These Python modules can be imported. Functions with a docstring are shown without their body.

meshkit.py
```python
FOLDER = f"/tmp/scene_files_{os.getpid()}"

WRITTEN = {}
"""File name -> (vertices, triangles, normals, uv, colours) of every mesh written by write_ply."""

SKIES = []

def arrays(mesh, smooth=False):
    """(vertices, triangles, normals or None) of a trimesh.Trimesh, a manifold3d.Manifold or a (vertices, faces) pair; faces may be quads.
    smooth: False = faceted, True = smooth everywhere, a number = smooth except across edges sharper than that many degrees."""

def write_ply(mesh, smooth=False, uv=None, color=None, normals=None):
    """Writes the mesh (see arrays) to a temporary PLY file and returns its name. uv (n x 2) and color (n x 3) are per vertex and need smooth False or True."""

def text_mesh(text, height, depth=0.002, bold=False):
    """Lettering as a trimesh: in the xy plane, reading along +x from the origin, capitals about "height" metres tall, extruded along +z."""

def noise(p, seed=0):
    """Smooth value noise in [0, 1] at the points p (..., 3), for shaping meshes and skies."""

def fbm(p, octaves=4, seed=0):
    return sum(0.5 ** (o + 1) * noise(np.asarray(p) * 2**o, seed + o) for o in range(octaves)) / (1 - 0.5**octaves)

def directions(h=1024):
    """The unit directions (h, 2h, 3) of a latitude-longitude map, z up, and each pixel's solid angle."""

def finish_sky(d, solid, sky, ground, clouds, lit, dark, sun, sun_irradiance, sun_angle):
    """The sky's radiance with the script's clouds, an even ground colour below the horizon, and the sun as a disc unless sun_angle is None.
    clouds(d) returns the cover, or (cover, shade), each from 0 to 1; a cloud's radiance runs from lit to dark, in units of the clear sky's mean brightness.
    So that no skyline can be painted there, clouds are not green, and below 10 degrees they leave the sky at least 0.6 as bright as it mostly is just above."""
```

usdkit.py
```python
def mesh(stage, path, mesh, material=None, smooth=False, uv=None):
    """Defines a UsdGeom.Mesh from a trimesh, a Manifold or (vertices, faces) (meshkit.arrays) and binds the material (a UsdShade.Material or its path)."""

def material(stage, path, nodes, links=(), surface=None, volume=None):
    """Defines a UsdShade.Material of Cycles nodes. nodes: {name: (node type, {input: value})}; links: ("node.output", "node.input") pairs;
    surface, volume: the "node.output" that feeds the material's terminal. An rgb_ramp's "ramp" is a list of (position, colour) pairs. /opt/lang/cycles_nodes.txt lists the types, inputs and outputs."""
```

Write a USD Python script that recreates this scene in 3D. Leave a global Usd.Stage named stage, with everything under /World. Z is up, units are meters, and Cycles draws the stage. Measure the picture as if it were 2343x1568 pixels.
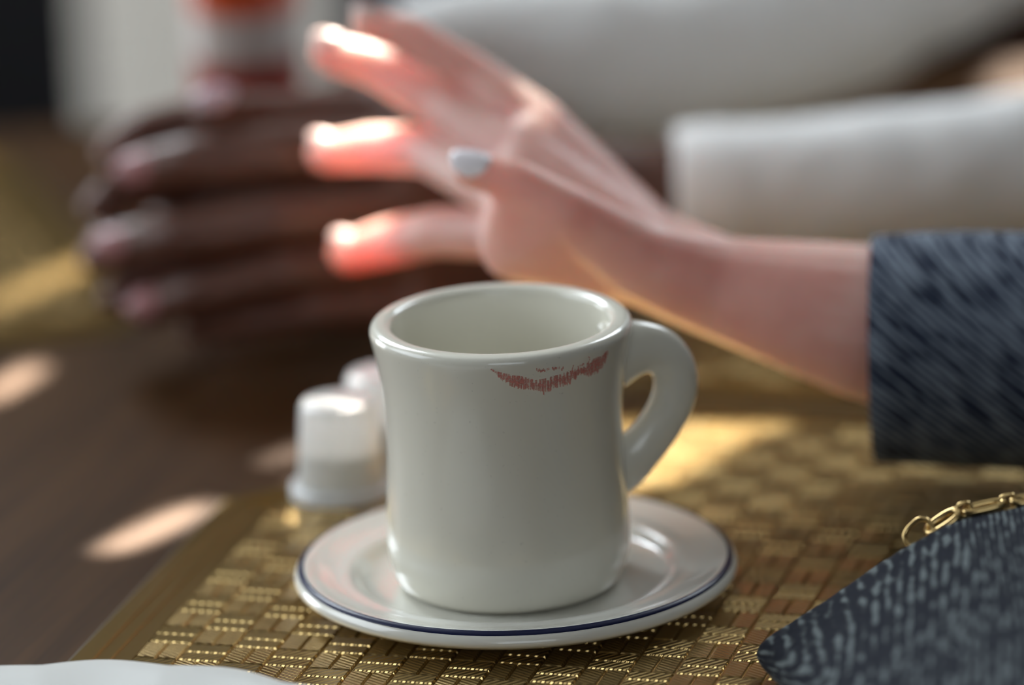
import math, random
import numpy as np, trimesh, manifold3d, usdkit, meshkit
from shapely.geometry import Polygon, LineString, box as sbox
from shapely.ops import unary_union
from pxr import Usd, UsdGeom, UsdLux, UsdShade, Gf, Sdf
M3 = manifold3d.Manifold
stage = Usd.Stage.CreateInMemory()
UsdGeom.SetStageUpAxis(stage, 'Z')
UsdGeom.SetStageMetersPerUnit(stage, 1.0)
W = UsdGeom.Xform.Define(stage, '/World')
stage.SetDefaultPrim(W.GetPrim())
rng = np.random.default_rng(7)

# ------------------------------------------------------------------ camera
CAM = np.array([0.0034, -1.7125, 0.621]); PITCH = 0.303; ROLL = 0.0386; FPX = 13000.0
R0 = np.array([1., 0, 0]); FW = np.array([0, math.cos(PITCH), -math.sin(PITCH)]); U0 = np.cross(R0, FW)
RC = math.cos(ROLL) * R0 - math.sin(ROLL) * U0
UC = math.sin(ROLL) * R0 + math.cos(ROLL) * U0
cam = UsdGeom.Camera.Define(stage, '/World/Camera')
cam.CreateHorizontalApertureAttr(36.0); cam.CreateVerticalApertureAttr(36.0 * 1568 / 2343)
cam.CreateFocalLengthAttr(FPX / 2343 * 36.0)
cam.CreateFStopAttr(3.2)
cam.CreateFocusDistanceAttr(float((np.array([0, -0.052, 0.06]) - CAM) @ FW))
cam.CreateClippingRangeAttr((0.05, 100.0))
EXPOSURE = 0.0
cam.CreateExposureAttr(EXPOSURE)
B = -FW
cam.AddTransformOp().Set(Gf.Matrix4d(*RC, 0, *UC, 0, *B, 0, *CAM, 1))

# ------------------------------------------------------------------ light
SUN = np.array([0.05, 0.66, 0.75]); SUN /= np.linalg.norm(SUN)      # towards the sun
def aim(prim, z):                                                     # lights shine along their local -z
    z = np.asarray(z, float) / np.linalg.norm(z)
    x = np.cross([0, 0, 1.], z); x /= np.linalg.norm(x); y = np.cross(z, x)
    return x, y, z
sun = UsdLux.DistantLight.Define(stage, '/World/sun')
sun.CreateIntensityAttr(13.0); sun.CreateNormalizeAttr(True); sun.CreateAngleAttr(0.3); sun.CreateColorAttr(Gf.Vec3f(1.0, 0.92, 0.80))
x, y, z = aim(sun, SUN)
sun.AddTransformOp().Set(Gf.Matrix4d(*x, 0, *y, 0, *z, 0, 0, 0, 3, 1))
def rect(name, pos, toward, w, h, power, col):
    l = UsdLux.RectLight.Define(stage, '/World/' + name)
    l.CreateWidthAttr(w); l.CreateHeightAttr(h); l.CreateIntensityAttr(power); l.CreateColorAttr(Gf.Vec3f(*col))
    x, y, z = aim(l, -np.asarray(toward, float))
    l.AddTransformOp().Set(Gf.Matrix4d(*x, 0, *y, 0, *z, 0, *map(float, pos), 1))
rect('unseen_daylight_right', (1.085, 1.86, 1.60), (0, -1, -.3), 0.65, 0.9, 12.0, (0.86, 0.94, 1.0))  # out of view at back right, placed to light the mug rim
rect('unseen_daylight_back', (-1.025, 1.86, 1.60), (0, -1, -.3), 0.8, 0.9, 24.0, (0.86, 0.94, 1.0))  # out of view, high at back left; main light on rim and saucer
rect('unseen_daylight_side', (-1.56, 0.1, 0.95), (1, 0, 0), 1.2, 1.2, 2.9, (0.88, 0.95, 1.0))  # out of view at the left, placed to light saucer, creamers and sleeve
rect('unseen_daylight_front', (0.2, -2.94, 0.95), (0, 1, 0), 1.6, 1.2, 0.58, (1.0, 0.97, 0.90))  # out of view behind the camera, placed to light the mug front
rect('added_wall_light', (-1.57, 1.25, -0.05), (1, 0, 0), 0.7, 1.1, 10.0, (0.90, 0.95, 1.0))  # added out of view to brighten the lower back wall
dome = UsdLux.DomeLight.Define(stage, '/World/sky')
dome.CreateIntensityAttr(0.5); dome.CreateColorAttr(Gf.Vec3f(0.75, 0.86, 1.0))

# ------------------------------------------------------------------ helpers
def P(px, py, y):                    # the point of the place seen at that pixel, at depth y (metres beyond the mug)
    d = FW + RC * (px - 1171.5) / FPX + UC * (784 - py) / FPX
    return CAM + d * (y - CAM[1]) / d[1]
def T(px, py, z=0.0):
    d = FW + RC * (px - 1171.5) / FPX + UC * (784 - py) / FPX
    return CAM + d * (z - CAM[2]) / d[2]
def S(px, y):                        # length of px pixels at depth y
    return px / FPX * (y - CAM[1]) / math.cos(PITCH)
used = {}
def numbered(base, name):
    k = (base, name); n = used.get(k, -1) + 1; used[k] = n
    return name if n == 0 else f'{name}_{n:03d}'
def pathof(p): return '/World' if p is None else (p if isinstance(p, str) else str(p.GetPath()))
def meta(prim, label=None, cat=None, group=None, kind=None):
    for k, v in (('label', label), ('category', cat), ('group', group), ('kind', kind)):
        if v: prim.SetCustomDataByKey(k, v)
    return prim
def thing(name, label, cat, loc=(0, 0, 0), rotz=0.0, group=None, kind=None):
    x = UsdGeom.Xform.Define(stage, '/World/' + numbered('/World', name))
    x.AddTranslateOp().Set(Gf.Vec3d(*map(float, loc))); x.AddRotateZOp().Set(float(rotz))
    return meta(x.GetPrim(), label, cat, group, kind)
def obj(name, mesh, mat, parent=None, smooth=30, label=None, cat=None, group=None, kind=None, uv=None):
    base = pathof(parent)
    m = usdkit.mesh(stage, base + '/' + numbered(base, name), mesh, mat, smooth=smooth, uv=uv)
    return meta(m.GetPrim(), label, cat, group, kind)
def arr(m):
    mm = m.to_mesh(); return trimesh.Trimesh(np.array(mm.vert_properties[:, :3]), np.array(mm.tri_verts), process=True)
def box(a, b):
    a, b = np.minimum(a, b), np.maximum(a, b)
    return trimesh.creation.box(extents=np.subtract(b, a), transform=trimesh.transformations.translation_matrix(np.add(a, b) / 2))
def cat(ms): return trimesh.util.concatenate(ms)
def lathe(prof, n=128):
    prof = np.asarray(prof, float)
    a = np.linspace(0, 2 * np.pi, n, endpoint=False)
    v, idx = [], []
    for r, z in prof:
        if r < 1e-7: idx.append([len(v)] * n); v.append((0, 0, z))
        else:
            idx.append(list(range(len(v), len(v) + n))); v += [(r * math.cos(t), r * math.sin(t), z) for t in a]
    f = []
    for i in range(len(prof) - 1):
        for k in range(n):
            p, q, r_, s = idx[i][k], idx[i][(k + 1) % n], idx[i + 1][(k + 1) % n], idx[i + 1][k]
            if p != q: f.append((p, q, r_))
            if r_ != s: f.append((p, r_, s))
    return trimesh.Trimesh(np.array(v), np.array(f), process=False)
def spline(pts, n):
    from scipy.interpolate import CubicSpline
    pts = np.asarray(pts, float); t = np.r_[0, np.cumsum(np.linalg.norm(np.diff(pts[:, :3], axis=0), axis=1))]
    return CubicSpline(t, pts)(np.linspace(0, t[-1], n))
def sweep(path, rad, n=20, up=(0, 0, 1.), cap=True, closed=False, disp=None):
    path = np.asarray(path, float); m = len(path)
    rad = np.asarray(rad, float); rad = np.broadcast_to(rad if rad.ndim == 2 else np.stack([rad * np.ones(m)] * 2, 1), (m, 2))
    tan = np.gradient(path, axis=0) if not closed else np.roll(path, -1, 0) - np.roll(path, 1, 0)
    tan /= np.linalg.norm(tan, axis=1, keepdims=True)
    v, uv = [], []
    a = np.linspace(0, 2 * np.pi, n, endpoint=False); up = np.asarray(up, float)
    L = np.r_[0, np.cumsum(np.linalg.norm(np.diff(path, axis=0), axis=1))]
    for i in range(m):
        s = np.cross(tan[i], up); s /= np.linalg.norm(s); u = np.cross(s, tan[i])
        for t in a:
            k = 1.0 if disp is None else disp(L[i], t)
            v.append(path[i] + k * (s * math.cos(t) * rad[i, 0] + u * math.sin(t) * rad[i, 1])); uv.append((t, L[i]))
    f = []
    for i in range(m if closed else m - 1):
        for k in range(n):
            p, q = i * n + k, i * n + (k + 1) % n; j = (i + 1) % m
            r_, s_ = j * n + (k + 1) % n, j * n + k
            f += [(p, r_, q), (p, s_, r_)]
    if cap and not closed:
        for i, flip in ((0, False), (m - 1, True)):
            c = len(v); v.append(path[i])
            for k in range(n):
                p, q = i * n + k, i * n + (k + 1) % n
                f.append((c, q, p) if flip else (c, p, q))
    t = trimesh.Trimesh(np.array(v), np.array(f), process=False)
    t.invert() if t.is_volume and t.volume < 0 else None
    return t
def ball(p, r, seg=20): return M3.sphere(float(r), seg).translate([float(c) for c in p])
def chain(nodes, seg=20):
    out = []
    for (p, r), (q, s) in zip(nodes[:-1], nodes[1:]): out.append((ball(p, r, seg) + ball(q, s, seg)).hull())
    return out
def organic(parts, length=0.003, it=12):
    m = M3.batch_boolean(parts, manifold3d.OpType.Add)
    t = arr(m.refine_to_length(length)); t.merge_vertices()
    trimesh.smoothing.filter_taubin(t, lamb=0.5, nu=0.53, iterations=it)
    return t
def J(px, py, y, rpx): return (P(px, py, y), S(rpx, y))

# ------------------------------------------------------------------ materials
LK = '/World/Looks/'
def pr(name, col, rough=0.5, **k):
    return usdkit.material(stage, LK + name, {'p': ('principled_bsdf', {'base_color': col, 'roughness': rough, **k})}, [], 'p.BSDF')
def wood(name, c0, c1, rot, rough=0.35):
    return usdkit.material(stage, LK + name, {
        'g': ('geometry', {}), 'm': ('mapping', {'rotation': (0, 0, rot), 'scale': (1, 1, 1)}), 'm2': ('mapping', {'scale': (9, 260, 60)}),
        'n': ('noise_texture', {'scale': 1.0, 'detail': 5, 'roughness': 0.6, 'distortion': 0.4}),
        'm3': ('mapping', {'scale': (3, 34, 10)}), 'n2': ('noise_texture', {'scale': 1.0, 'detail': 3}),
        'x': ('mix_float', {'fac': 0.5}),
        'r': ('rgb_ramp', {'ramp': [(0.3, c0), (0.68, c1)]}),
        'b': ('bump', {'strength': 0.15, 'distance': 0.0004}),
        'p': ('principled_bsdf', {'roughness': rough, 'specular_ior_level': 0.08})},
        [('g.position', 'm.vector'), ('m.vector', 'm2.vector'), ('m2.vector', 'n.vector'), ('m.vector', 'm3.vector'), ('m3.vector', 'n2.vector'),
         ('n.fac', 'x.a'), ('n2.fac', 'x.b'), ('x.result', 'r.fac'), ('r.color', 'p.base_color'), ('n.fac', 'b.height'), ('b.normal', 'p.normal')], 'p.BSDF')
GRAIN = math.radians(-72)
m_wood = wood('table_wood', (0.022, 0.0098, 0.0040), (0.084, 0.040, 0.0148), GRAIN, 0.42)
m_edgewood = pr('table_edge', (0.04, 0.022, 0.013), 0.5)
def ceramic(name, col, speck=0.0):
    return usdkit.material(stage, LK + name, {
        'g': ('geometry', {}), 'n': ('noise_texture', {'scale': 900, 'detail': 2}),
        'r': ('rgb_ramp', {'ramp': [(0.0, [c * (1 - speck) for c in col]), (0.24, [c * (1 - speck * 0.7) for c in col]), (0.31, col), (1.0, col)]}),
        'n2': ('noise_texture', {'scale': 60, 'detail': 2}), 'b': ('bump', {'strength': 0.05, 'distance': 0.0006}),
        'p': ('principled_bsdf', {'roughness': 0.22, 'coat_weight': 0.6, 'coat_roughness': 0.05, 'subsurface_weight': 0.0})},
        [('g.position', 'n.vector'), ('n.fac', 'r.fac'), ('r.color', 'p.base_color'), ('g.position', 'n2.vector'), ('n2.fac', 'b.height'), ('b.normal', 'p.normal')], 'p.BSDF')
m_mug = ceramic('mug_glaze', (0.77, 0.74, 0.635), 0.22)
m_saucer = ceramic('saucer_glaze', (0.78, 0.77, 0.70), 0.0)
m_plate = ceramic('plate_glaze', (0.80, 0.80, 0.77), 0.0)
m_blue = pr('blue_band_glaze', (0.006, 0.009, 0.045), 0.3, specular_ior_level=0.2)
def gold(name, ang, pitch, depth, rough=0.20, base=(0.56, 0.385, 0.15)):
    return usdkit.material(stage, LK + name, {
        't': ('texture_coordinate', {}), 'm': ('mapping', {'rotation': (0, 0, ang), 'scale': (1, 1, 1)}),
        's': ('separate_xyz', {}), 'k': ('math', {'math_type': 'multiply', 'value2': 2 * math.pi / pitch}), 'w': ('math', {'math_type': 'sine'}),
        'b': ('bump', {'strength': 1.0, 'distance': depth}), 'n': ('noise_texture', {'scale': 70, 'detail': 3}),
        'r': ('rgb_ramp', {'ramp': [(0.3, [c * 0.72 for c in base]), (0.7, base)]}),
        'p': ('principled_bsdf', {'metallic': 0.85, 'roughness': rough})},
        [('t.object', 'm.vector'), ('m.vector', 's.vector'), ('s.x', 'k.value1'), ('k.value', 'w.value1'), ('w.value', 'b.height'), ('b.normal', 'p.normal'),
         ('t.object', 'n.vector'), ('n.fac', 'r.fac'), ('r.color', 'p.base_color')], 'p.BSDF')
m_goldA = gold('gold_across_ribs', math.radians(41), 0.0021, 0.00019)
m_goldB = gold('gold_along_ribs', math.radians(-61), 0.0017, 0.00005)
m_gold0 = pr('gold_border', (0.36, 0.24, 0.085), 0.22, metallic=0.85)
m_clear = pr('clear_edge', (0.10, 0.08, 0.055), 0.35)
def skin(name, col, sss, rad, rough, mott):
    return usdkit.material(stage, LK + name, {
        'g': ('geometry', {}), 'n': ('noise_texture', {'scale': 55, 'detail': 4}),
        'r': ('rgb_ramp', {'ramp': [(0.3, [col[0] * mott[0], col[1] * mott[1], col[2] * mott[1]]), (0.7, col)]}),
        'n2': ('noise_texture', {'scale': 420, 'detail': 3}), 'b': ('bump', {'strength': 0.25, 'distance': 0.0006}),
        'p': ('principled_bsdf', {'roughness': rough, 'subsurface_weight': sss, 'subsurface_radius': rad, 'subsurface_scale': 0.006})},
        [('g.position', 'n.vector'), ('n.fac', 'r.fac'), ('r.color', 'p.base_color'), ('g.position', 'n2.vector'), ('n2.fac', 'b.height'), ('b.normal', 'p.normal')], 'p.BSDF')
m_skinw = skin('fair_skin', (0.69, 0.44, 0.375), 0.32, (1.0, 0.25, 0.15), 0.45, (0.90, 0.76))
m_skinm = skin('dark_skin', (0.125, 0.056, 0.036), 0.08, (0.8, 0.3, 0.2), 0.42, (0.8, 0.75))
m_nailw = pr('painted_nail', (0.90, 0.83, 0.86), 0.25, coat_weight=0.5)
m_nailp = pr('bare_nail', (0.74, 0.50, 0.44), 0.3)
m_nailm = pr('pink_nail', (0.42, 0.20, 0.20), 0.25)
def cloth(name, col, sc=600, tr=0.0):
    return usdkit.material(stage, LK + name, {
        'g': ('geometry', {}), 'n': ('noise_texture', {'scale': sc, 'detail': 3}), 'b': ('bump', {'strength': 0.3, 'distance': 0.0006}),
        'p': ('principled_bsdf', {'base_color': col, 'roughness': 0.85, 'sheen_weight': 0.15, 'specular_ior_level': 0.2})},
        [('g.position', 'n.vector'), ('n.fac', 'b.height'), ('b.normal', 'p.normal')], 'p.BSDF')
m_shirt = cloth('white_shirt', (0.88, 0.87, 0.85))
def tweed(name, rot, pitch, length, wgt=.19, sh=0.0, lo=(0.010, 0.014, 0.030), hi=(0.30, 0.34, 0.38)):
    # rows of light threads along x of the turned frame, broken into dashes by a stretched noise
    return usdkit.material(stage, LK + name, {
        'g': ('geometry', {}), 'm': ('mapping', {'rotation': rot}), 'm2': ('mapping', {'scale': (1 / length, 0.12 / pitch, 0.8 / pitch)}),
        'n': ('noise_texture', {'scale': 1.0, 'detail': 1.5, 'roughness': 0.5}), 'nw': ('noise_texture', {'scale': 120.0, 'detail': 2}),
        's': ('separate_xyz', {}), 'k': ('math', {'math_type': 'multiply', 'value2': 2 * math.pi / pitch}), 'j': ('math', {'math_type': 'multiply', 'value2': 2.5}),
        'a': ('math', {'math_type': 'add'}), 'w': ('math', {'math_type': 'sine'}), 'w2': ('math', {'math_type': 'multiply_add', 'value2': wgt, 'value3': -0.02 - sh}), 'v': ('math', {'math_type': 'add'}),
        'r': ('rgb_ramp', {'ramp': [(0.40, lo), (0.50, [0.5 * a + 0.22 * b for a, b in zip(lo, hi)]), (0.62, hi), (1.0, hi)]}),
        'b': ('bump', {'strength': 0.6, 'distance': 0.0008}),
        'p': ('principled_bsdf', {'roughness': 0.9, 'sheen_weight': 0.04, 'specular_ior_level': 0.1})},
        [('g.position', 'm.vector'), ('m.vector', 'm2.vector'), ('m2.vector', 'n.vector'), ('g.position', 'nw.vector'), ('m.vector', 's.vector'), ('s.z', 'k.value1'),
         ('nw.fac', 'j.value1'), ('k.value', 'a.value1'), ('j.value', 'a.value2'), ('a.value', 'w.value1'), ('w.value', 'w2.value1'), ('w2.value', 'v.value1'), ('n.fac', 'v.value2'),
         ('v.value', 'r.fac'), ('r.color', 'p.base_color'), ('v.value', 'b.height'), ('b.normal', 'p.normal')], 'p.BSDF')
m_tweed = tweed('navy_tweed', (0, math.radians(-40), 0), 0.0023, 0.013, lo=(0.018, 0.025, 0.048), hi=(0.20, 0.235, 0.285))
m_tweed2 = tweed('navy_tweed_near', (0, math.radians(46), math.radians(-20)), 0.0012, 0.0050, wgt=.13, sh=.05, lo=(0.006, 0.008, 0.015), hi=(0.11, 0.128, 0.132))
m_brass = pr('brass_chain', (0.55, 0.39, 0.17), 0.22, metallic=1.0)
m_wall = pr('cream_paint', (0.80, 0.75, 0.66), 0.8)
m_wallup = pr('brown_paint', (0.055, 0.036, 0.022), 0.8)  # walls out of view, dark so table and mats reflect little light
m_bench = pr('brown_leather', (0.045, 0.018, 0.008), 0.5)
m_floor = wood('floor_wood', (0.03, 0.02, 0.014), (0.07, 0.045, 0.03), 0.0, 0.5)
m_ceil = pr('ceiling_paint', (0.75, 0.74, 0.71), 0.9)
m_frame = pr('window_frame_paint', (0.55, 0.53, 0.50), 0.5)
m_blocker = pr('sun_blocker_brown', (0.20, 0.13, 0.07), 0.8)  # for the unseen sheet that shapes the sun patches
m_black = pr('black_upholstery', (0.006, 0.006, 0.008), 0.6)
m_mauve = pr('dark_mauve_upholstery', (0.055, 0.045, 0.065), 0.7)
m_chrome = pr('dark_leg_metal', (0.05, 0.05, 0.05), 0.3, metallic=0.8)
m_creamer = usdkit.material(stage, LK + 'creamer_plastic', {
    'p': ('principled_bsdf', {'base_color': (0.82, 0.84, 0.84), 'roughness': 0.28, 'subsurface_weight': 0.5, 'subsurface_radius': (1, 1, 1), 'subsurface_scale': 0.006})}, [], 'p.BSDF')
m_cream = pr('milk', (0.80, 0.76, 0.62), 0.4)
m_glass = pr('bottle_glass', (0.95, 0.90, 0.86), 0.03, transmission_weight=1.0, ior=1.45)
m_sauce = pr('red_sauce', (0.42, 0.035, 0.008), 0.25)
m_label = pr('label_white', (0.48, 0.42, 0.40), 0.5)
m_labelr = pr('label_red', (0.27, 0.018, 0.008), 0.45)
m_labelo = pr('label_orange', (0.50, 0.06, 0.006), 0.45)
m_lip = usdkit.material(stage, LK + 'lipstick', {
    'g': ('geometry', {}), 'n': ('noise_texture', {'scale': 1500, 'detail': 3}), 'r': ('rgb_ramp', {'ramp': [(0.40, (0, 0, 0)), (0.62, (1, 1, 1))]}),
    'c': ('mix_color', {'a': (0.60, 0.17, 0.13), 'b': (0.74, 0.32, 0.28)}), 'q': ('math', {'math_type': 'multiply_add', 'value2': 0.70, 'value3': 0.22}),
    't': ('transparent_bsdf', {'color': (1, 1, 1)}), 'p': ('principled_bsdf', {'roughness': 0.4}), 'x': ('mix_closure', {})},
    [('g.position', 'n.vector'), ('n.fac', 'r.fac'), ('r.color', 'q.value1'), ('n.fac', 'c.fac'), ('c.result', 'p.base_color'),
     ('q.value', 'x.fac'), ('t.BSDF', 'x.closure1'), ('p.BSDF', 'x.closure2')], 'x.closure')
m_pane = usdkit.material(stage, LK + 'pane_glass', {
    'f': ('fresnel', {'IOR': 1.45}), 't': ('transparent_bsdf', {'color': (0.97, 0.98, 0.98)}), 'g': ('glossy_bsdf', {'roughness': 0.0, 'color': (1, 1, 1)}), 'x': ('mix_closure', {})},
    [('f.fac', 'x.fac'), ('t.BSDF', 'x.closure1'), ('g.BSDF', 'x.closure2')], 'x.closure')

# ------------------------------------------------------------------ room
Z0, Z1, XL, XR, YB, YF = -0.75, 2.60, -1.6, 1.9, 1.9, -3.0
struct = lambda n, m, mat, parent=None: obj(n, m, mat, parent, smooth=False, kind='structure' if parent is None else None)
struct('floor', box((XL, YF, Z0 - .05), (XR, YB, Z0)), m_floor)
struct('ceiling', box((XL - .1, YF - .1, Z1), (XR + .1, YB + .1, Z1 + .05)), m_ceil)
def wall(name, axis, at, lo, hi, holes, out):       # a slab with window openings, in the plane axis = at
    a, b = (at, at + out * 0.08)
    poly = sbox(lo, Z0, hi, Z1).difference(unary_union([sbox(*h) for h in holes])) if holes else sbox(lo, Z0, hi, Z1)
    t = trimesh.creation.extrude_polygon(poly, 0.08, engine='earcut')
    v = t.vertices.copy(); d = a + out * v[:, 2]
    t.vertices = np.stack([v[:, 0], d, v[:, 1]], 1) if axis == 'y' else np.stack([d, v[:, 0], v[:, 1]], 1)
    t.fix_normals(); struct(name, t, m_wallup)
def window(n, axis, at, h, bars=1, pane=True):
    w = UsdGeom.Xform.Define(stage, f'/World/window_{n}').GetPrim(); meta(w, kind='structure')
    u0, z0, u1, z1 = h
    def b(a0, c0, a1, c1, d=0.03):
        return box((a0, at - .0, c0), (a1, at + d, c1)) if axis == 'y' else box((at, a0, c0), (at + d, a1, c1))
    fr = [b(u0, z0, u0 + .04, z1), b(u1 - .04, z0, u1, z1), b(u0 + .04, z0, u1 - .04, z0 + .04), b(u0 + .04, z1 - .04, u1 - .04, z1)]
    for q in fr: obj('frame_bar', q, m_frame, w, smooth=False)
    if pane: obj('pane', b(u0 + .04, z0 + .04, u1 - .04, z1 - .04, 0.004), m_pane, w, smooth=False)
SUNWIN = (-0.50, 0.95, 0.62, 2.50); BACKWIN = (-1.45, 1.10, -0.60, 2.10); RIGHTWIN = (0.72, 1.10, 1.45, 2.10); SIDEWIN = (-0.55, 0.30, 0.75, 1.60); FRONTWIN = (-0.65, 0.30, 1.05, 1.60)  # unseen windows, placed for the light they let in
wall('wall_back', 'y', YB, XL - .08, XR + .08, [SUNWIN, BACKWIN, RIGHTWIN], 1)
ADDED_OPENING = (0.85, -0.65, 1.65, 0.55)  # added opening for the light on the lower back wall
wall('wall_left', 'x', XL, YF, YB, [SIDEWIN, ADDED_OPENING], -1)
wall('wall_right', 'x', XR, YF, YB, [], 1)
wall('wall_front', 'y', YF, XL - .08, XR + .08, [FRONTWIN], -1)
window(1, 'y', YB + .04, SUNWIN, pane=False)
window(2, 'y', YB + .03, BACKWIN)
window(3, 'x', XL - .06, SIDEWIN)
window(4, 'y', YF - .06, FRONTWIN)
window(5, 'y', YB + .03, RIGHTWIN)
window(6, 'x', XL - .06, ADDED_OPENING)  # frame of the added opening in the left wall

ws = box((XL, YB - .02, Z0), (XR, YB, 0.05)); struct('trim_1', ws, m_wall)
struct('baseboard_back', box((XL, YB - .035, Z0), (XR, YB - .02, Z0 + .10)), m_frame)
# unseen sheet across the sun opening, holes cut to shape the sun patches
def to_blocker(p):
    p = np.asarray(p, float); t = (YB + .02 - p[1]) / SUN[1]; q = p + SUN * t
    return q[0], q[2]
def patch(pts, z=0.001, lift=0.0): return Polygon([to_blocker(T(a, b, z)) for a, b in pts]).buffer(0)
holes = [
    patch([(215, 1252), (300, 1205), (400, 1158), (478, 1142), (492, 1152), (440, 1186), (380, 1215), (300, 1247), (250, 1258)]),
    patch([(-60, 920), (0, 862), (50, 835), (98, 822), (92, 850), (40, 882), (0, 905)]),
    patch([(-60, 730), (0, 690), (100, 640), (190, 600), (225, 570), (235, 590), (195, 632), (100, 672), (0, 715)]),
    patch([(570, 1060), (690, 1012), (860, 965), (1000, 985), (1150, 975), (1400, 975), (1560, 985), (1700, 985), (1820, 978), (1700, 1020), (1640, 1060),
           (1600, 1090), (1540, 1115), (1440, 1140), (1300, 1140), (1000, 1100), (860, 1040), (690, 1036), (610, 1058)]),
    patch([(2255, 200), (2300, 150), (2420, 110), (2440, 180), (2343, 225), (2290, 235)]),
]
for pts, w in (([(800, 560, .204), (910, 525, .186)], .0072), ([(755, 325, .207), (940, 300, .180)], .0075), ([(758, 98, .197), (850, 108, .190)], .0054)):
    holes.append(LineString([to_blocker(P(*q)) for q in pts]).buffer(w))
_bars = unary_union([sbox(-1.2, k * .009, 1.2, k * .009 + BAR_W) for k in range(60, 300) for BAR_W in (.0030,)])  # bars left across some holes to dim their sun patches
for k in (2, 4): holes[k] = holes[k].difference(_bars)
holes[3] = holes[3].difference(unary_union([sbox(-1.2, k * .009, 1.2, k * .009 + .0040) for k in range(60, 300)]))
holes.append(LineString([to_blocker(P(1222, 240, .150)), to_blocker(P(1236, 250, .150))]).buffer(.0024))
u0, z0, u1, z1 = SUNWIN
blocker_poly = sbox(u0 + .03, z0 + .03, u1 - .03, z1 - .03).difference(unary_union(holes))
t = trimesh.creation.extrude_polygon(max(getattr(blocker_poly, 'geoms', [blocker_poly]), key=lambda g: g.area), 0.0008, engine='earcut')
v = t.vertices.copy(); t.vertices = np.stack([v[:, 0], YB + .02 + v[:, 2], v[:, 1]], 1); t.fix_normals()
obj('unseen_sun_blocker', t, m_blocker, smooth=False, label='unseen brown sheet out of view, with holes cut to shape the sun patches', cat='light blocker')

# ------------------------------------------------------------------ table
_a, _b = T(100, 292), T(2310, 150)
TA = math.atan2(_b[1] - _a[1], _b[0] - _a[0]); VFAR = -math.sin(TA) * _a[0] + math.cos(TA) * _a[1]; ct, st = math.cos(TA), math.sin(TA)
tb = thing('table', 'dark brown wooden table under the mug and gold placemats', 'table')
poly = sbox(-0.75, -0.62, 0.50, VFAR).buffer(-0.03).buffer(0.03)
top = trimesh.creation.extrude_polygon(poly, 0.028, engine='earcut'); top.apply_translation((0, 0, -0.028))
top.apply_transform(trimesh.transformations.rotation_matrix(TA, (0, 0, 1)))
obj('tabletop', top, m_wood, tb, smooth=30)
ap = trimesh.creation.extrude_polygon(sbox(-0.62, -0.5, 0.38, 0.40).difference(sbox(-0.60, -0.48, 0.36, 0.38)), 0.07, engine='earcut'); ap.apply_translation((0, 0, -0.098))
ap.apply_transform(trimesh.transformations.rotation_matrix(TA, (0, 0, 1)))
obj('apron', ap, m_edgewood, tb, smooth=30)
for sx in (-0.59, 0.35):
    for sy in (-0.47, 0.37):
        l = lathe([(0, 0), (.020, 0), (.024, .10), (.030, .55), (.030, .652), (0, .652)], 20)
        l.apply_translation((sx * ct - sy * st, sx * st + sy * ct, Z0)); obj('leg', l, m_edgewood, tb)

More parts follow.
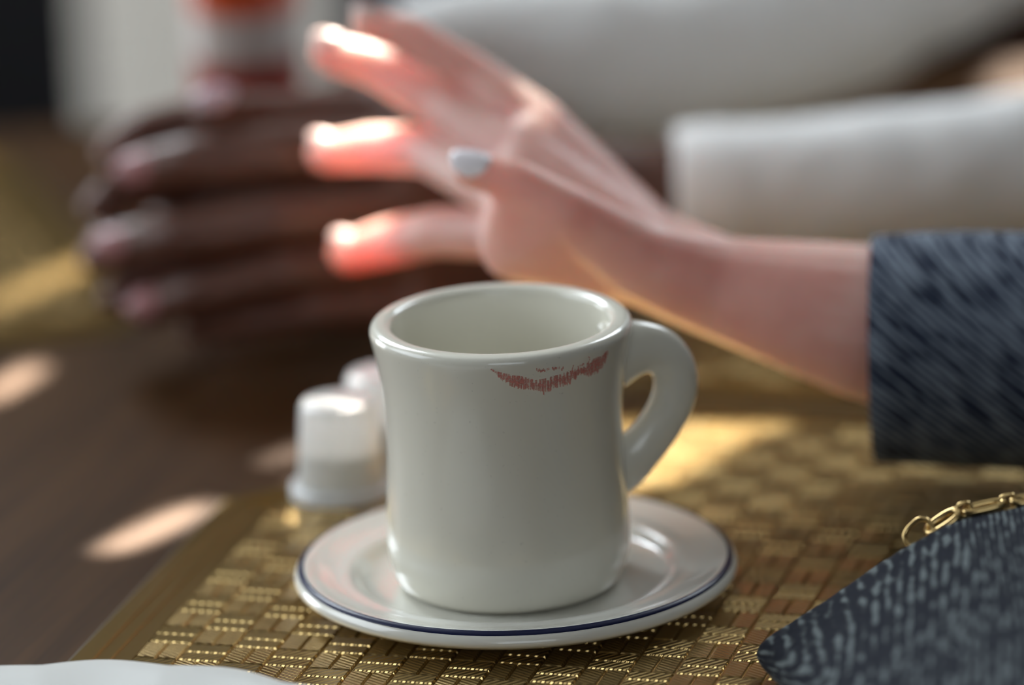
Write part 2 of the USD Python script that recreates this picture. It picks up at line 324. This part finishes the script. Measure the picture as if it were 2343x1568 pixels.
# ------------------------------------------------------------------ placemats: local x along the width, y along the depth
MA = -16.0
def frame_at(corner, ang):                              # map a point of the table into the mat's own frame
    a = math.radians(ang); c, s = math.cos(a), math.sin(a)
    return lambda p: ((p[0] - corner[0]) * c + (p[1] - corner[1]) * s, -(p[0] - corner[0]) * s + (p[1] - corner[1]) * c)
def placemat(label, loc, ang, w, d, clip, border, singles, group='gold placemats on the table'):
    """loc is the far left corner before clipping; the mat runs w to the right and d towards the viewer"""
    t = thing('placemat', label, 'placemat', (loc[0], loc[1], 0), ang, group)
    outl = Polygon([(0, -d + .02), (0, -clip), (clip, 0), (w - clip, 0), (w, -clip), (w, -d + .02), (w - .02, -d), (.02, -d)])
    bs = trimesh.creation.extrude_polygon(outl, 0.0012, engine='earcut'); bs.apply_translation((0, 0, .0001)); obj('backing', bs, m_clear, t, smooth=False)
    sh = trimesh.creation.extrude_polygon(outl.buffer(-0.0012), 0.0007, engine='earcut'); sh.apply_translation((0, 0, .0012)); obj('sheet', sh, m_gold0, t, smooth=False)
    inner = outl.buffer(-border, join_style=2)
    for k, off in enumerate((border * .35, border * .62, border - .0008)):
        a = outl.buffer(-off, join_style=2); rg = a.difference(a.buffer(-0.0011, join_style=2))
        e = trimesh.creation.extrude_polygon(rg, 0.0009, engine='earcut'); e.apply_translation((0, 0, .0017)); obj('border_ridge', e, m_gold0, t, smooth=False)
    C = 0.0142; g = 0.0003; strips = []
    x0, y0, x1, y1 = inner.bounds
    for i in range(int((x1 - x0) / C) + 2):
        for j in range(int((y1 - y0) / C) + 2):
            hor = (i + j) % 2 == 0
            for k in range(2):
                X, Y = x0 + i * C, y1 - (j + 1) * C
                r = sbox(X + g, Y + k * C / 2 + g, X + C - g, Y + (k + 1) * C / 2 - g) if hor else sbox(X + k * C / 2 + g, Y + g, X + (k + 1) * C / 2 - g, Y + C - g)
                r = r.intersection(inner)
                if r.area < 8e-6 or r.geom_type != 'Polygon': continue
                strips.append((hor, r))
    def strip_mesh(hor, r):
        rb = r.buffer(0).simplify(1e-5); rin = rb.buffer(-0.0004, join_style=2)
        if rin.is_empty or rin.geom_type != 'Polygon' or len(rin.exterior.coords) != len(rb.exterior.coords):
            e = trimesh.creation.extrude_polygon(rb, 0.0008, engine='earcut'); e.apply_translation((0, 0, .0018)); return e
        from shapely.geometry.polygon import orient
        o = np.array(orient(rb).exterior.coords)[:-1]; q = np.array(orient(rin).exterior.coords)[:-1]
        n = len(o); q = np.array([q[np.argmin(((q - p) ** 2).sum(1))] for p in o])
        vv = np.vstack([np.c_[o, np.full(n, .0018)], np.c_[o, np.full(n, .0021)], np.c_[q, np.full(n, .0027)], [[*o.mean(0), .0027]]])
        f = []
        for a in range(2):
            for k in range(n):
                p_, q_ = a * n + k, a * n + (k + 1) % n; f += [(p_, q_, q_ + n), (p_, q_ + n, p_ + n)]
        f += [(2 * n + k, 2 * n + (k + 1) % n, 3 * n) for k in range(n)]
        return trimesh.Trimesh(vv, f, process=False)
    a = math.radians(ang)
    def key(s):
        c = s[1].centroid; p = np.array([loc[0] + c.x * math.cos(a) - c.y * math.sin(a), loc[1] + c.x * math.sin(a) + c.y * math.cos(a), 0])
        dd = p - CAM; zc = dd @ FW; px, py = 1171.5 + FPX * dd @ RC / zc, 784 - FPX * dd @ UC / zc
        return (0 if -20 < px < 2360 and py < 1590 else 1, zc)
    strips.sort(key=key)
    for hor, r in strips[:singles]: obj('weave_strip', strip_mesh(hor, r), m_goldA if hor else m_goldB, t, smooth=False)
    for hor, mm, nm in ((True, m_goldA, 'across_weave'), (False, m_goldB, 'lengthwise_weave')):
        rest = [strip_mesh(h, r) for h, r in strips[singles:] if h == hor]
        if rest: obj(nm, cat(rest), mm, t, smooth=False, kind='stuff')
    return t
# far left corner of the near mat: its left edge meets its far edge
eL0, eL1 = T(174, 1536), T(448, 1186); eF = T(1700, 943)
a = math.radians(MA); fx = np.array([math.cos(a), math.sin(a)]); fy = np.array([-math.sin(a), math.cos(a)])
left = (eL0[:2] @ fx + eL1[:2] @ fx) / 2; far = eF[:2] @ fy
c1 = left * fx + far * fy
cb = T(486, 1150)[:2]; CLIP1 = float(far - cb @ fy)
placemat('gold basket-weave placemat under the saucer and mug', c1, MA, 0.44, 0.33, CLIP1, 0.0205, 270)
n2 = T(1500, 918); c2 = (T(1290, 915)[:2] @ fx) * fx + (n2[:2] @ fy + 0.32) * fy
placemat("gold placemat behind the mug, under the man's forearm in a white sleeve", c2, MA, 0.26, 0.32, 0.05, 0.0205, 0)
a3 = 17.0; ar = math.radians(a3); gx = np.array([math.cos(ar), math.sin(ar)]); gy = np.array([-math.sin(ar), math.cos(ar)])
rt = T(252, 600); nr = T(90, 795)
c3 = (rt[:2] @ gx - 0.40) * gx + (nr[:2] @ gy + 0.30) * gy
placemat('gold placemat at the far left, beside the clasped dark hands', c3, a3, 0.40, 0.30, 0.045, 0.0205, 0)

# ------------------------------------------------------------------ saucer and mug
SZ = 0.0027
sc = thing('saucer', 'white saucer with a dark blue rim line under the mug', 'saucer', (0.0018, -0.0006, SZ))
prof = [(0, .0036), (.030, .0036), (.040, .0038), (.0465, .0046), (.0495, .0060), (.0512, .0076), (.0530, .0086), (.0552, .0089), (.0570, .0089), (.0600, .0094), (.0640, .0104), (.0660, .0111),
        (.0671, .0113), (.0680, .0112), (.0690, .0107), (.0699, .0099), (.0706, .0088), (.0709, .0078), (.0705, .0066), (.0690, .0055), (.062, .0041), (.052, .0030), (.045, .0020), (.0425, .0014), (.0415, .0), (.0385, .0), (.0375, .0012), (0, .0014)]
pp = spline(np.c_[prof[:19], np.zeros(19)], 110)[:, :2]; pp[0, 0] = 0
obj('dish', lathe([tuple(q) for q in pp] + prof[19:], 160), m_saucer, sc, smooth=True)
band = [q for q in pp if .0675 < q[0] < .0698 and q[1] > .0085]
bo = [(r + .00007, z + .00011) for r, z in band]; obj('blue_band', lathe([(band[0][0], band[0][1] - .0002)] + bo + [(band[-1][0], band[-1][1] - .0002)], 160), m_blue, sc, smooth=True, label='dark blue glazed line round the rim')
mg = thing('mug', 'thick off-white diner mug with pink lipstick print, standing on the saucer', 'mug', (0, 0, SZ + .0037))
MZ = SZ + .0037; H = 0.0937 - MZ
outer = [(.0300, 0.0), (.0330, .0003), (.0352, .0016), (.0370, .0046), (.0383, .0095), (.0388, .0155), (.0387, .022), (.0380, .034), (.0375, .046), (.0376, .055), (.0382, .064), (.0392, .072), (.0404, .0785), (.0412, .0825), (.0415, H - .0032)]
oc = spline(np.c_[outer, np.zeros(len(outer))], 90)[:, :2]
lip = [(.0379 + .0036 * np.sign(math.cos(t)) * abs(math.cos(t)) ** .8, H - .0032 + .0032 * abs(math.sin(t)) ** .8) for t in np.linspace(0, math.pi * .94, 22)][1:]
inn = [(.0337, H - .0075), (.0334, H - .016), (.0331, .050), (.0332, .030), (.0325, .014), (.0300, .0085), (.024, .0062), (0, .0060)]
ii = spline(np.c_[[lip[-1]] + inn, np.zeros(9)], 60)[1:, :2]; ii[-1, 0] = 0
obj('body', lathe([(0, .0008), (.026, .0008), (.0275, 0)] + [tuple(q) for q in oc] + lip + [tuple(q) for q in ii], 192), m_mug, mg, smooth=True)
hp = spline(np.array([(.0350, .0780, 0), (.0440, .0797, 0), (.0518, .0772, 0), (.0556, .0700, 0), (.0546, .0615, 0), (.0498, .0530, 0), (.0440, .0465, 0), (.0345, .0405, 0)]), 60)
HA = math.radians(10)
path = np.stack([hp[:, 0] * math.cos(HA), hp[:, 0] * math.sin(HA), hp[:, 1] - MZ], 1)
s_ = np.linspace(0, 1, 60); th = 0.0053 + .0030 * np.exp(-(s_ / .17) ** 2) + .0018 * np.exp(-((1 - s_) / .14) ** 2)
obj('handle', sweep(path, np.stack([th * 1.35, th], 1), 32, up=(-math.sin(HA) , math.cos(HA), 0.0)), m_mug, mg, smooth=True)
# lipstick print: fine strokes lying on the glaze
oz = oc[:, 1] + MZ
def on_mug(px, py):
    d = FW + RC * (px - 1171.5) / FPX + UC * (784 - py) / FPX
    lo, hi = 1.60, 1.80
    for _ in range(60):
        m_ = (lo + hi) / 2; q = CAM + d * m_
        if math.hypot(q[0], q[1]) > np.interp(q[2], oz, oc[:, 0]): lo = m_
        else: hi = m_
    return CAM + d * lo
low = np.array([(1122, 846), (1132, 853), (1148, 873), (1176, 889), (1205, 893), (1232, 896), (1243, 904), (1256, 898), (1274, 890), (1300, 881), (1314, 874), (1322, 862), (1332, 856), (1342, 864), (1352, 865), (1362, 858), (1374, 850), (1385, 828), (1391, 806)])
upp = np.array([(1122, 843), (1140, 851), (1175, 858), (1200, 862), (1225, 870), (1245, 866), (1274, 858), (1300, 849), (1318, 845), (1335, 838), (1346, 826), (1360, 820), (1378, 812), (1391, 800)])
vs, fs = [], []
def stroke(x, ya, yb, w):
    k = len(vs); n = 5
    for i in range(n + 1):
        yy = ya + (yb - ya) * i / n; ww = w * (0.5 + 0.5 * math.sin(math.pi * (0.15 + 0.8 * i / n)))
        for sg in (-1, 1):
            q = on_mug(x + sg * ww, yy); r = math.hypot(q[0], q[1]); o = 0.00013 * (1 + 0.5 * rng.random())
            vs.append((q[0] * (1 + o / r), q[1] * (1 + o / r), q[2] - MZ))
    for i in range(n): a_ = k + 2 * i; fs.extend([(a_, a_ + 2, a_ + 3), (a_, a_ + 3, a_ + 1)])
for x in np.arange(1124, 1390, 2.1):
    ya, yb = np.interp(x, upp[:, 0], upp[:, 1]), np.interp(x, low[:, 0], low[:, 1]); h = yb - ya
    if rng.random() < .90: stroke(x + rng.normal(0, .6), ya + h * max(0, rng.normal(.06, .16)), yb - h * abs(rng.normal(0, .18)), rng.uniform(1.2, 2.8))
for x in np.arange(1228, 1292, 3.0):
    if rng.random() < .8: yy = 847 - (x - 1228) * .06 + rng.normal(0, 1.5); stroke(x, yy - 3, yy + 3, 1.8)
for k in range(16):
    x = rng.uniform(1300, 1350); yy = np.interp(x, upp[:, 0], upp[:, 1]) + rng.normal(-3, 4); stroke(x, yy - 2, yy + 2, 1.0)
obj('lipstick_print', trimesh.Trimesh(np.array(vs), np.array(fs), process=False), m_lip, mg, smooth=False, label='smudged pink lip print below the rim')

# ------------------------------------------------------------------ creamer cups upside down behind the saucer
def creamer(label, p, tilt, h=.0335):
    t = thing('creamer_cup', label, 'creamer cup', p, 0, 'coffee creamer cups on the placemat')
    o = [(.0146, .0040), (.0140, .012), (.0128, h - .003), (.0118, h - .0008), (.0100, h), (0, h)]
    i_ = [(0, h - .0006), (.0098, h - .0006), (.0122, h - .003), (.0140, .0040)]
    obj('cup', lathe(o + i_ + [o[0]], 64), m_creamer, t, smooth=35)
    obj('rim_flange', lathe([(.0140, .0040), (.0162, .0042), (.0172, .0036), (.0174, .0026), (.0168, .0018), (.0140, .0016)], 64), m_creamer, t, smooth=50)
    obj('foil_lid', lathe([(0, 0), (.0172, 0), (.0174, .0008), (.0168, .0016), (0, .0016)], 64), m_creamer, t, smooth=30)
    obj('cream', lathe([(0, .0018), (.0134, .0018), (.0130, .016), (0, .016)], 48), m_cream, t, smooth=30)
    return t
c = T(782, 1128, SZ); creamer('white creamer cup upside down, left of the mug and in front of the other', (c[0], c[1], SZ), 0)
c = T(885, 1062, SZ); creamer('white creamer cup upside down, half hidden behind the mug', (c[0], c[1], SZ), 0)

# ------------------------------------------------------------------ plate at the lower left, scalloped edge
pc = np.array([*T(52, 1528, .016)[:2], 0]) + np.array([0.012, -0.113, 0])
pl = thing('plate', 'white plate with a wavy scalloped edge in the lower left corner', 'plate', (pc[0], pc[1], 0.0005))
def scal(th): return 1.0 + 0.016 * abs(math.sin(th * 9 + 1.05)) ** 0.8 + .006 * math.sin(th * 18 + .4)
rings = [(0, .005), (.05, .005), (.070, .006), (.078, .010), (.090, .0125), (.108, .0152), (.1135, .0162), (.1142, .0155), (.1135, .0145), (.09, .010), (.075, .005), (.065, .002), (.062, 0), (.055, 0), (.053, .0015), (0, .0018)]
m = lathe(rings, 360); vv = m.vertices.copy()
for k, q in enumerate(vv):
    r = math.hypot(q[0], q[1])
    if r > .08:
        w_ = min(1, (r - .08) / .03); f_ = 1 + (scal(math.atan2(q[1], q[0])) - 1) * w_; vv[k, :2] *= f_
m.vertices = vv; obj('dish', m, m_plate, pl, smooth=True)

# ------------------------------------------------------------------ hot sauce bottle
b0 = P(572, 300, .425); bt = thing('sauce_bottle', 'small bottle of orange-red sauce with a pale label behind the clasped hands', 'bottle', (b0[0], b0[1], 0))
BR = .0215
obj('glass', lathe([(0, 0), (BR - .003, 0), (BR, .003), (BR, .108), (.017, .118), (.0105, .126), (.0100, .145), (0, .145)], 48), m_glass, bt, smooth=40)
obj('sauce', lathe([(0, .004), (BR - .005, .004), (BR - .003, .007), (BR - .003, .106), (.0145, .115), (0, .116)], 48), m_sauce, bt, smooth=40)
ring = lambda z0_, z1_, o=.0002: lathe([(BR + .00005, z0_), (BR + o, z0_), (BR + o, z1_), (BR + .00005, z1_)], 64)
obj('label', ring(.075, .0935), m_label, bt, smooth=30, label='pale band of the wrapped label')
obj('label_band', ring(.050, .075), m_labelr, bt, smooth=30, label='red lower band of the label')
obj('label_band', ring(.0935, .106), m_labelo, bt, smooth=30, label='orange upper band of the label')
obj('cap', lathe([(0, .143), (.0125, .143), (.0125, .163), (.011, .165), (0, .165)], 32), pr('cap_red', (.5, .04, .01), .4), bt, smooth=30)

# ------------------------------------------------------------------ the man: clasped dark hands, white shirt
man = thing('person', 'person in a white shirt with dark hands clasped on the table behind the mug', 'person')
parts = []
Wm = J(1450, 435, .30, 105)
fing = {
    'index': [J(930, 345, .275, 78), J(640, 345, .255, 64), J(440, 368, .250, 60), J(325, 392, .255, 52)],
    'middle': [J(940, 480, .262, 76), J(630, 500, .243, 64), J(410, 540, .240, 60), J(272, 566, .248, 52)],
    'ring': [J(950, 600, .256, 74), J(650, 618, .240, 60), J(460, 665, .240, 56), J(345, 702, .245, 48)],
    'little': [J(950, 690, .252, 66), J(720, 705, .243, 50), J(560, 735, .243, 46), J(455, 748, .248, 42)]}
carp = [J(1240, 400, .292, 85), J(1240, 470, .288, 85), J(1240, 530, .284, 85), J(1230, 590, .280, 80)]
for k, n in enumerate(fing): parts += chain([carp[k]] + fing[n])
ks = list(fing.values())
for k in range(3): parts.append((ball(*ks[k][0]) + ball(*ks[k + 1][0]) + ball(*carp[k]) + ball(*carp[k + 1])).hull())
parts.append((ball(*carp[0]) + ball(*carp[3]) + ball(*Wm)).hull())
thumb = [J(1130, 380, .290, 85), J(830, 270, .285, 66), J(620, 262, .272, 54), J(490, 250, .262, 46)]
parts += chain([carp[0]] + thumb)
elbow_l = J(2760, 355, .36, 120); parts += chain([Wm, J(1800, 440, .305, 118), J(2300, 395, .322, 118), elbow_l])
# far (right) hand: behind, its fingertips folded over the left side
palm2 = [J(430, 350, .315, 85), J(800, 275, .330, 98), J(880, 520, .320, 100), J(420, 560, .300, 85)]
parts.append(sum([ball(*q) for q in palm2[1:]], ball(*palm2[0])).hull())
for a_, b_, c_ in (((420, 285, .300, 55), (320, 305, .290, 50), (262, 350, .285, 44)), ((400, 420, .295, 52), (262, 440, .285, 46), (226, 470, .270, 42)),
                   ((380, 540, .290, 50), (250, 545, .280, 44), (222, 590, .266, 40)), ((400, 640, .285, 48), (300, 645, .275, 44), (268, 680, .262, 40))):
    parts += chain([J(*a_), J(*b_), J(*c_)])
far = [J(850, 235, .345, 88), J(960, 122, .375, 92), J(1250, 130, .425, 130), J(1480, 122, .455, 140), J(2050, -90, .53, 150), J(2400, -300, .56, 160)]
parts += chain([palm2[1]] + far)
sh1, sh2 = (np.array([.36, .82, .30]), .055), (np.array([.56, .80, .30]), .055)
parts += chain([far[-1], sh1, sh2, (np.array([.48, .55, .12]), .04), elbow_l])
obj('body', organic(parts, .004, 10), m_skinm, man, smooth=True)
def nail(p, r, out, along, k=(1.0, .75), name='fingernail', mat=None, parent=None):
    out = np.array(out, float); out /= np.linalg.norm(out); along = np.array(along, float); along -= out * (along @ out); along /= np.linalg.norm(along)
    e = trimesh.creation.icosphere(3, 1.0); e.vertices *= (r * k[0], r * k[1], r * .30)
    e.vertices[:, 2] -= (e.vertices[:, 1] ** 2) / (2.2 * r)
    s = np.cross(out, along); Mx = np.stack([along, s, out], 1)
    e.vertices = e.vertices @ Mx.T + p + out * r * .93
    obj(name, e, mat, parent, smooth=True)
toward = CAM - np.array([0, .25, .05]); toward /= np.linalg.norm(toward); UPV = np.array([0, 0, 1.])
for n in ('index', 'middle', 'ring'):
    q = fing[n][-1]; nail(q[0], q[1], toward + UPV * .25 - R0 * .35, q[0] - fing[n][-2][0], name='fingernail', mat=m_nailm, parent=man)
nail(thumb[-1][0], thumb[-1][1], UPV + toward * .5, thumb[-1][0] - thumb[-2][0], k=(1.1, .8), mat=pr('lit_thumb_nail', (.55, .40, .45), .3), parent=man)  # paler than the other nails: light on the thumb put into its colour
# shirt: two sleeves and the body of the shirt
shirt = meta(UsdGeom.Xform.Define(stage, str(man.GetPath()) + '/shirt').GetPrim())
def sleeve(nodes, n, mat, parent, name, wr=.05, seed=0, flat=1.0, fold=70.):
    pts = np.array([[*p, r] for p, r in nodes]); q = spline(pts, n)
    def d(l, t): return 1 + wr * (meshkit.fbm(np.array([[l * fold, math.cos(t) * 1.3 + l * 14, math.sin(t) * 1.3 + 9 * seed]]), 3, seed)[0] - .5) * min(1, l / .03)
    o = sweep(q[:, :3], np.stack([q[:, 3], q[:, 3] * flat], 1), 48, disp=d, cap=False)
    k = max(6, n // 3); ins = sweep(q[:k, :3], np.stack([q[:k, 3] - .0025, q[:k, 3] * flat - .0025], 1), 48, disp=d, cap=False); ins.invert()
    rim = []
    for a_ in range(48): b_ = (a_ + 1) % 48; rim += [(a_, b_, len(o.vertices) + b_), (a_, len(o.vertices) + b_, len(o.vertices) + a_)]
    allv = np.vstack([o.vertices, ins.vertices]); allf = np.vstack([o.faces, ins.faces + len(o.vertices), rim])
    obj(name, trimesh.Trimesh(allv, allf, process=False), mat, parent, smooth=True)
    return q
q = sleeve([J(1545, 455, .30, 160), J(1700, 452, .302, 168), J(1960, 430, .308, 172), J(2160, 408, .315, 176), J(2400, 382, .325, 182), J(2760, 345, .36, 195), (np.array([.42, .55, .16]), .06), (np.array([.56, .80, .30]), .085)], 90, m_shirt, shirt, 'sleeve', .16, 1)
cuffpts = [J(1548, 455, .30, 165), J(1600, 454, .30, 171), J(1690, 452, .302, 172)]
sleeve(cuffpts, 14, m_shirt, shirt, 'cuff', .02, 2)
sleeve([J(900, 125, .365, 104), J(1030, 118, .39, 140), J(1250, 132, .425, 186), J(1480, 122, .455, 204), J(1750, 62, .49, 215), J(2050, -90, .53, 225), J(2400, -300, .56, 260), (np.array([.36, .82, .30]), .08)], 90, m_shirt, shirt, 'sleeve', .22, 3, fold=40)
tor = (ball((.36, .84, .28), .085) + ball((.56, .82, .28), .085) + ball((.47, .94, .13), .11)).hull()
obj('shirt_front', organic([tor], .02, 8), m_shirt, shirt, smooth=True)

# ------------------------------------------------------------------ the woman: raised fair hand, tweed jacket
wom = thing('person', 'person in a navy tweed jacket holding up a fair open hand behind the mug', 'person')
wf = {
    'index': [J(1165, 535, .138, 62), J(1000, 530, .160, 57), J(885, 556, .190, 53), J(797, 580, .204, 43)],
    'middle': [J(1180, 450, .124, 76), J(975, 343, .170, 57), J(850, 340, .192, 52), J(745, 352, .207, 42)],
    'ring': [J(1200, 365, .138, 74), J(1005, 238, .172, 56), J(860, 152, .188, 50), J(755, 122, .197, 43)],
    'little': [J(1232, 288, .152, 66), J(1080, 165, .168, 49), J(940, 82, .177, 43), J(842, 55, .182, 37)]}
carpw = [J(1470, 610, .098, 92), J(1480, 580, .108, 88), J(1485, 560, .120, 82), J(1490, 548, .135, 74)]
Ww = J(1650, 660, .090, 118)
parts = []
for k, n in enumerate(wf): parts += chain([carpw[k]] + wf[n])
ks = list(wf.values())
for k in range(3): parts.append((ball(*ks[k][0]) + ball(*ks[k + 1][0]) + ball(*carpw[k]) + ball(*carpw[k + 1])).hull())
parts.append((ball(*carpw[0]) + ball(*carpw[3]) + ball(*Ww)).hull())
wt = [J(1470, 600, .085, 92), J(1300, 490, .080, 66), J(1185, 418, .082, 51), J(1078, 388, .085, 40)]
parts += chain(wt); parts.append((ball(*wt[0]) + ball(*Ww)).hull()); then_ = J(1180, 560, .097, 84); parts.append((ball(*wt[1]) + ball(*then_) + ball(*carpw[0])).hull()); parts.append((ball(*wt[1]) + ball(*wt[2]) + ball(*then_)).hull()); parts.append((ball(*then_) + ball(*wf['index'][0]) + ball(*wf['middle'][0]) + ball(*carpw[1])).hull())
wel = J(2850, 800, .06, 150); parts += chain([Ww, J(1980, 735, .086, 178), J(2200, 780, .084, 195), J(2400, 805, .08, 190), wel, (np.array([.34, .05, .088]), .024), (np.array([.42, .03, .16]), .036)])
shw, shn = (np.array([.60, -.02, .38]), .055), (np.array([.62, -.34, .38]), .055)
nel = (np.array([.36, -.24, .075]), .04)
parts += chain([(np.array([.42, .03, .16]), .036), (np.array([.52, .0, .28]), .04), shw, shn, nel, (np.array([.24, -.21, .055]), .03)])
obj('body', organic(parts, .0032, 10), m_skinw, wom, smooth=True)
nail(wt[-1][0], wt[-1][1], UPV * .9 + toward * .8, wt[-1][0] - wt[-2][0], k=(1.2, 1.0), mat=m_nailw, parent=wom)
for n in wf: nail(wf[n][-1][0], wf[n][-1][1], UPV * 1 + toward * .25, wf[n][-1][0] - wf[n][-2][0], k=(1.0, .7), mat=m_nailp, parent=wom)
jk = UsdGeom.Xform.Define(stage, str(wom.GetPath()) + '/jacket').GetPrim()
sleeve([J(2000, 800, .088, 262), J(2180, 800, .085, 270), J(2400, 805, .08, 276), J(2850, 800, .06, 290), (np.array([.42, .03, .16]), .062), (np.array([.52, .0, .28]), .072), (np.array([.60, -.02, .38]), .085)], 80, m_tweed, jk, 'sleeve', .06, 5)
# near sleeve: a loose fold of tweed lying along the table's near right corner
ridge = [(1772, 1498, -.088, 42), (1900, 1418, -.088, 44), (2060, 1312, -.088, 46), (2200, 1238, -.088, 50), (2360, 1206, -.088, 52), (2600, 1180, -.09, 60)]
front = [(1830, 1565, -.105, 60), (1930, 1640, -.14, 90), (2080, 1700, -.18, 120), (2260, 1740, -.215, 140), (2480, 1740, -.24, 150), (2750, 1720, -.25, 170)]
parts = []
for i in range(5):
    pts = [J(*ridge[i]), J(*ridge[i + 1]), J(*front[i]), J(*front[i + 1])]
    for p_, r_ in list(pts): pts.append((np.array([p_[0] + .004, p_[1] - .006, max(.009, p_[2] * .4)]), .006))
    pts = [(np.array([p_[0], p_[1], max(p_[2], r_ + .0032)]), r_) for p_, r_ in pts]
    parts.append(sum([ball(p_, r_, 16) for p_, r_ in pts[1:]], ball(*pts[0], 16)).hull())
parts += chain([(np.array([.24, -.22, .06]), .045), (np.array([.36, -.24, .075]), .06), (np.array([.62, -.34, .38]), .085)])
parts += chain([J(*front[4]), (np.array([.24, -.22, .06]), .048)])
mnd = organic(parts, .004, 14)
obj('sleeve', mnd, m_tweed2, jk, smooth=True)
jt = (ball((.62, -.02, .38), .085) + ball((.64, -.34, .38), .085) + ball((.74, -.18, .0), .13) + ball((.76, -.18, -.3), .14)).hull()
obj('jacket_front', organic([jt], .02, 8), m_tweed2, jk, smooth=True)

# ------------------------------------------------------------------ gold chain along the top of the near sleeve
ch = thing('chain_bracelet', 'gold chain of rings and long links lying on the near tweed sleeve', 'bracelet')
def link(p, half, halfw, wire, along, across):
    along = np.array(along, float); along /= np.linalg.norm(along); across = np.array(across, float); across -= along * (across @ along); across /= np.linalg.norm(across)
    a_ = np.linspace(0, 2 * np.pi, 40, endpoint=False); k = .62
    pth = np.stack([np.asarray(p) + along * half * np.sign(math.cos(t)) * abs(math.cos(t)) ** .8 + across * halfw * np.sign(math.sin(t)) * abs(math.sin(t)) ** .8 for t in a_])
    obj('link', sweep(pth, wire, 12, up=np.cross(along, across) , closed=True), m_brass, ch, smooth=True)
yc = -.084
def lk(px, py, hpx, wpx, wire, dpx, tilt):
    d = P(px + dpx[0], py + dpx[1], yc) - P(px, py, yc)
    nrm = np.array([0, -math.sin(PITCH), -math.cos(PITCH)]); c_ = np.cross(d, FW); c_ /= np.linalg.norm(c_)
    link(P(px, py, yc), S(hpx, yc), S(wpx, yc), S(wire, yc), d, c_ * math.cos(tilt) + FW * math.sin(tilt))
lk(2103, 1222, 36, 30, 6.5, (10, -9), .45)
lk(2158, 1195, 42, 17, 10, (70, -45), .9)
lk(2206, 1166, 17, 15, 5, (10, -4), .3)
lk(2252, 1160, 46, 13, 9, (80, -18), 1.0)
lk(2307, 1150, 20, 18, 5, (10, -3), .3)
lk(2362, 1143, 46, 13, 9, (80, -6), 1.0)
lk(2420, 1140, 20, 18, 5, (10, 0), .3)

# ------------------------------------------------------------------ chairs beyond the table
def chair(label, x, y, rot, mat, w=.44):
    t = thing('dining_chair', label, 'chair', (x, y, Z0), rot)
    seat = trimesh.creation.extrude_polygon(sbox(-w / 2, -.22, w / 2, .22).buffer(-.03).buffer(.03), .07, engine='earcut'); seat.apply_translation((0, 0, .40)); obj('seat', seat, mat, t)
    back = trimesh.creation.extrude_polygon(sbox(-w / 2, .47, w / 2, .98).buffer(-.04).buffer(.04), .05, engine='earcut')
    v = back.vertices.copy(); back.vertices = np.stack([v[:, 0], .20 + v[:, 2] + (v[:, 1] - .47) * .12, v[:, 1]], 1); back.fix_normals(); obj('backrest', back, mat, t)
    for sx in (-1, 1):
        for sy in (-1, 1):
            l = lathe([(0, 0), (.012, 0), (.015, .40), (0, .40)], 14); l.apply_translation((sx * (w / 2 - .04), sy * .18, 0)); obj('leg', l, m_chrome, t)
p = P(150, 150, 1.17); chair('black chair at the far left beyond the table', p[0] - .187, .95, 6, m_black)
p = P(740, 20, 1.27); chair('dark mauve chair behind the sauce bottle', p[0] + .135, 1.05, 0, m_mauve, .26)
bn = thing('bench', 'brown leather bench behind the person in the white shirt', 'bench', (0.75, 1.1, Z0))
def soft(a, b, r=.03):
    h = sum([ball((x_, y_, z_), r, 16) for x_ in (a[0] + r, b[0] - r) for y_ in (a[1] + r, b[1] - r) for z_ in (a[2] + r, b[2] - r)], M3()).hull(); return arr(h)
obj('seat', soft((-.57, -.35, .30), (.75, .12, .45)), m_bench, bn); obj('backrest', soft((-.57, .13, .10), (.75, .25, 1.0)), m_bench, bn); obj('base', box((-.55, -.3, 0), (.73, .12, .30)), m_edgewood, bn)
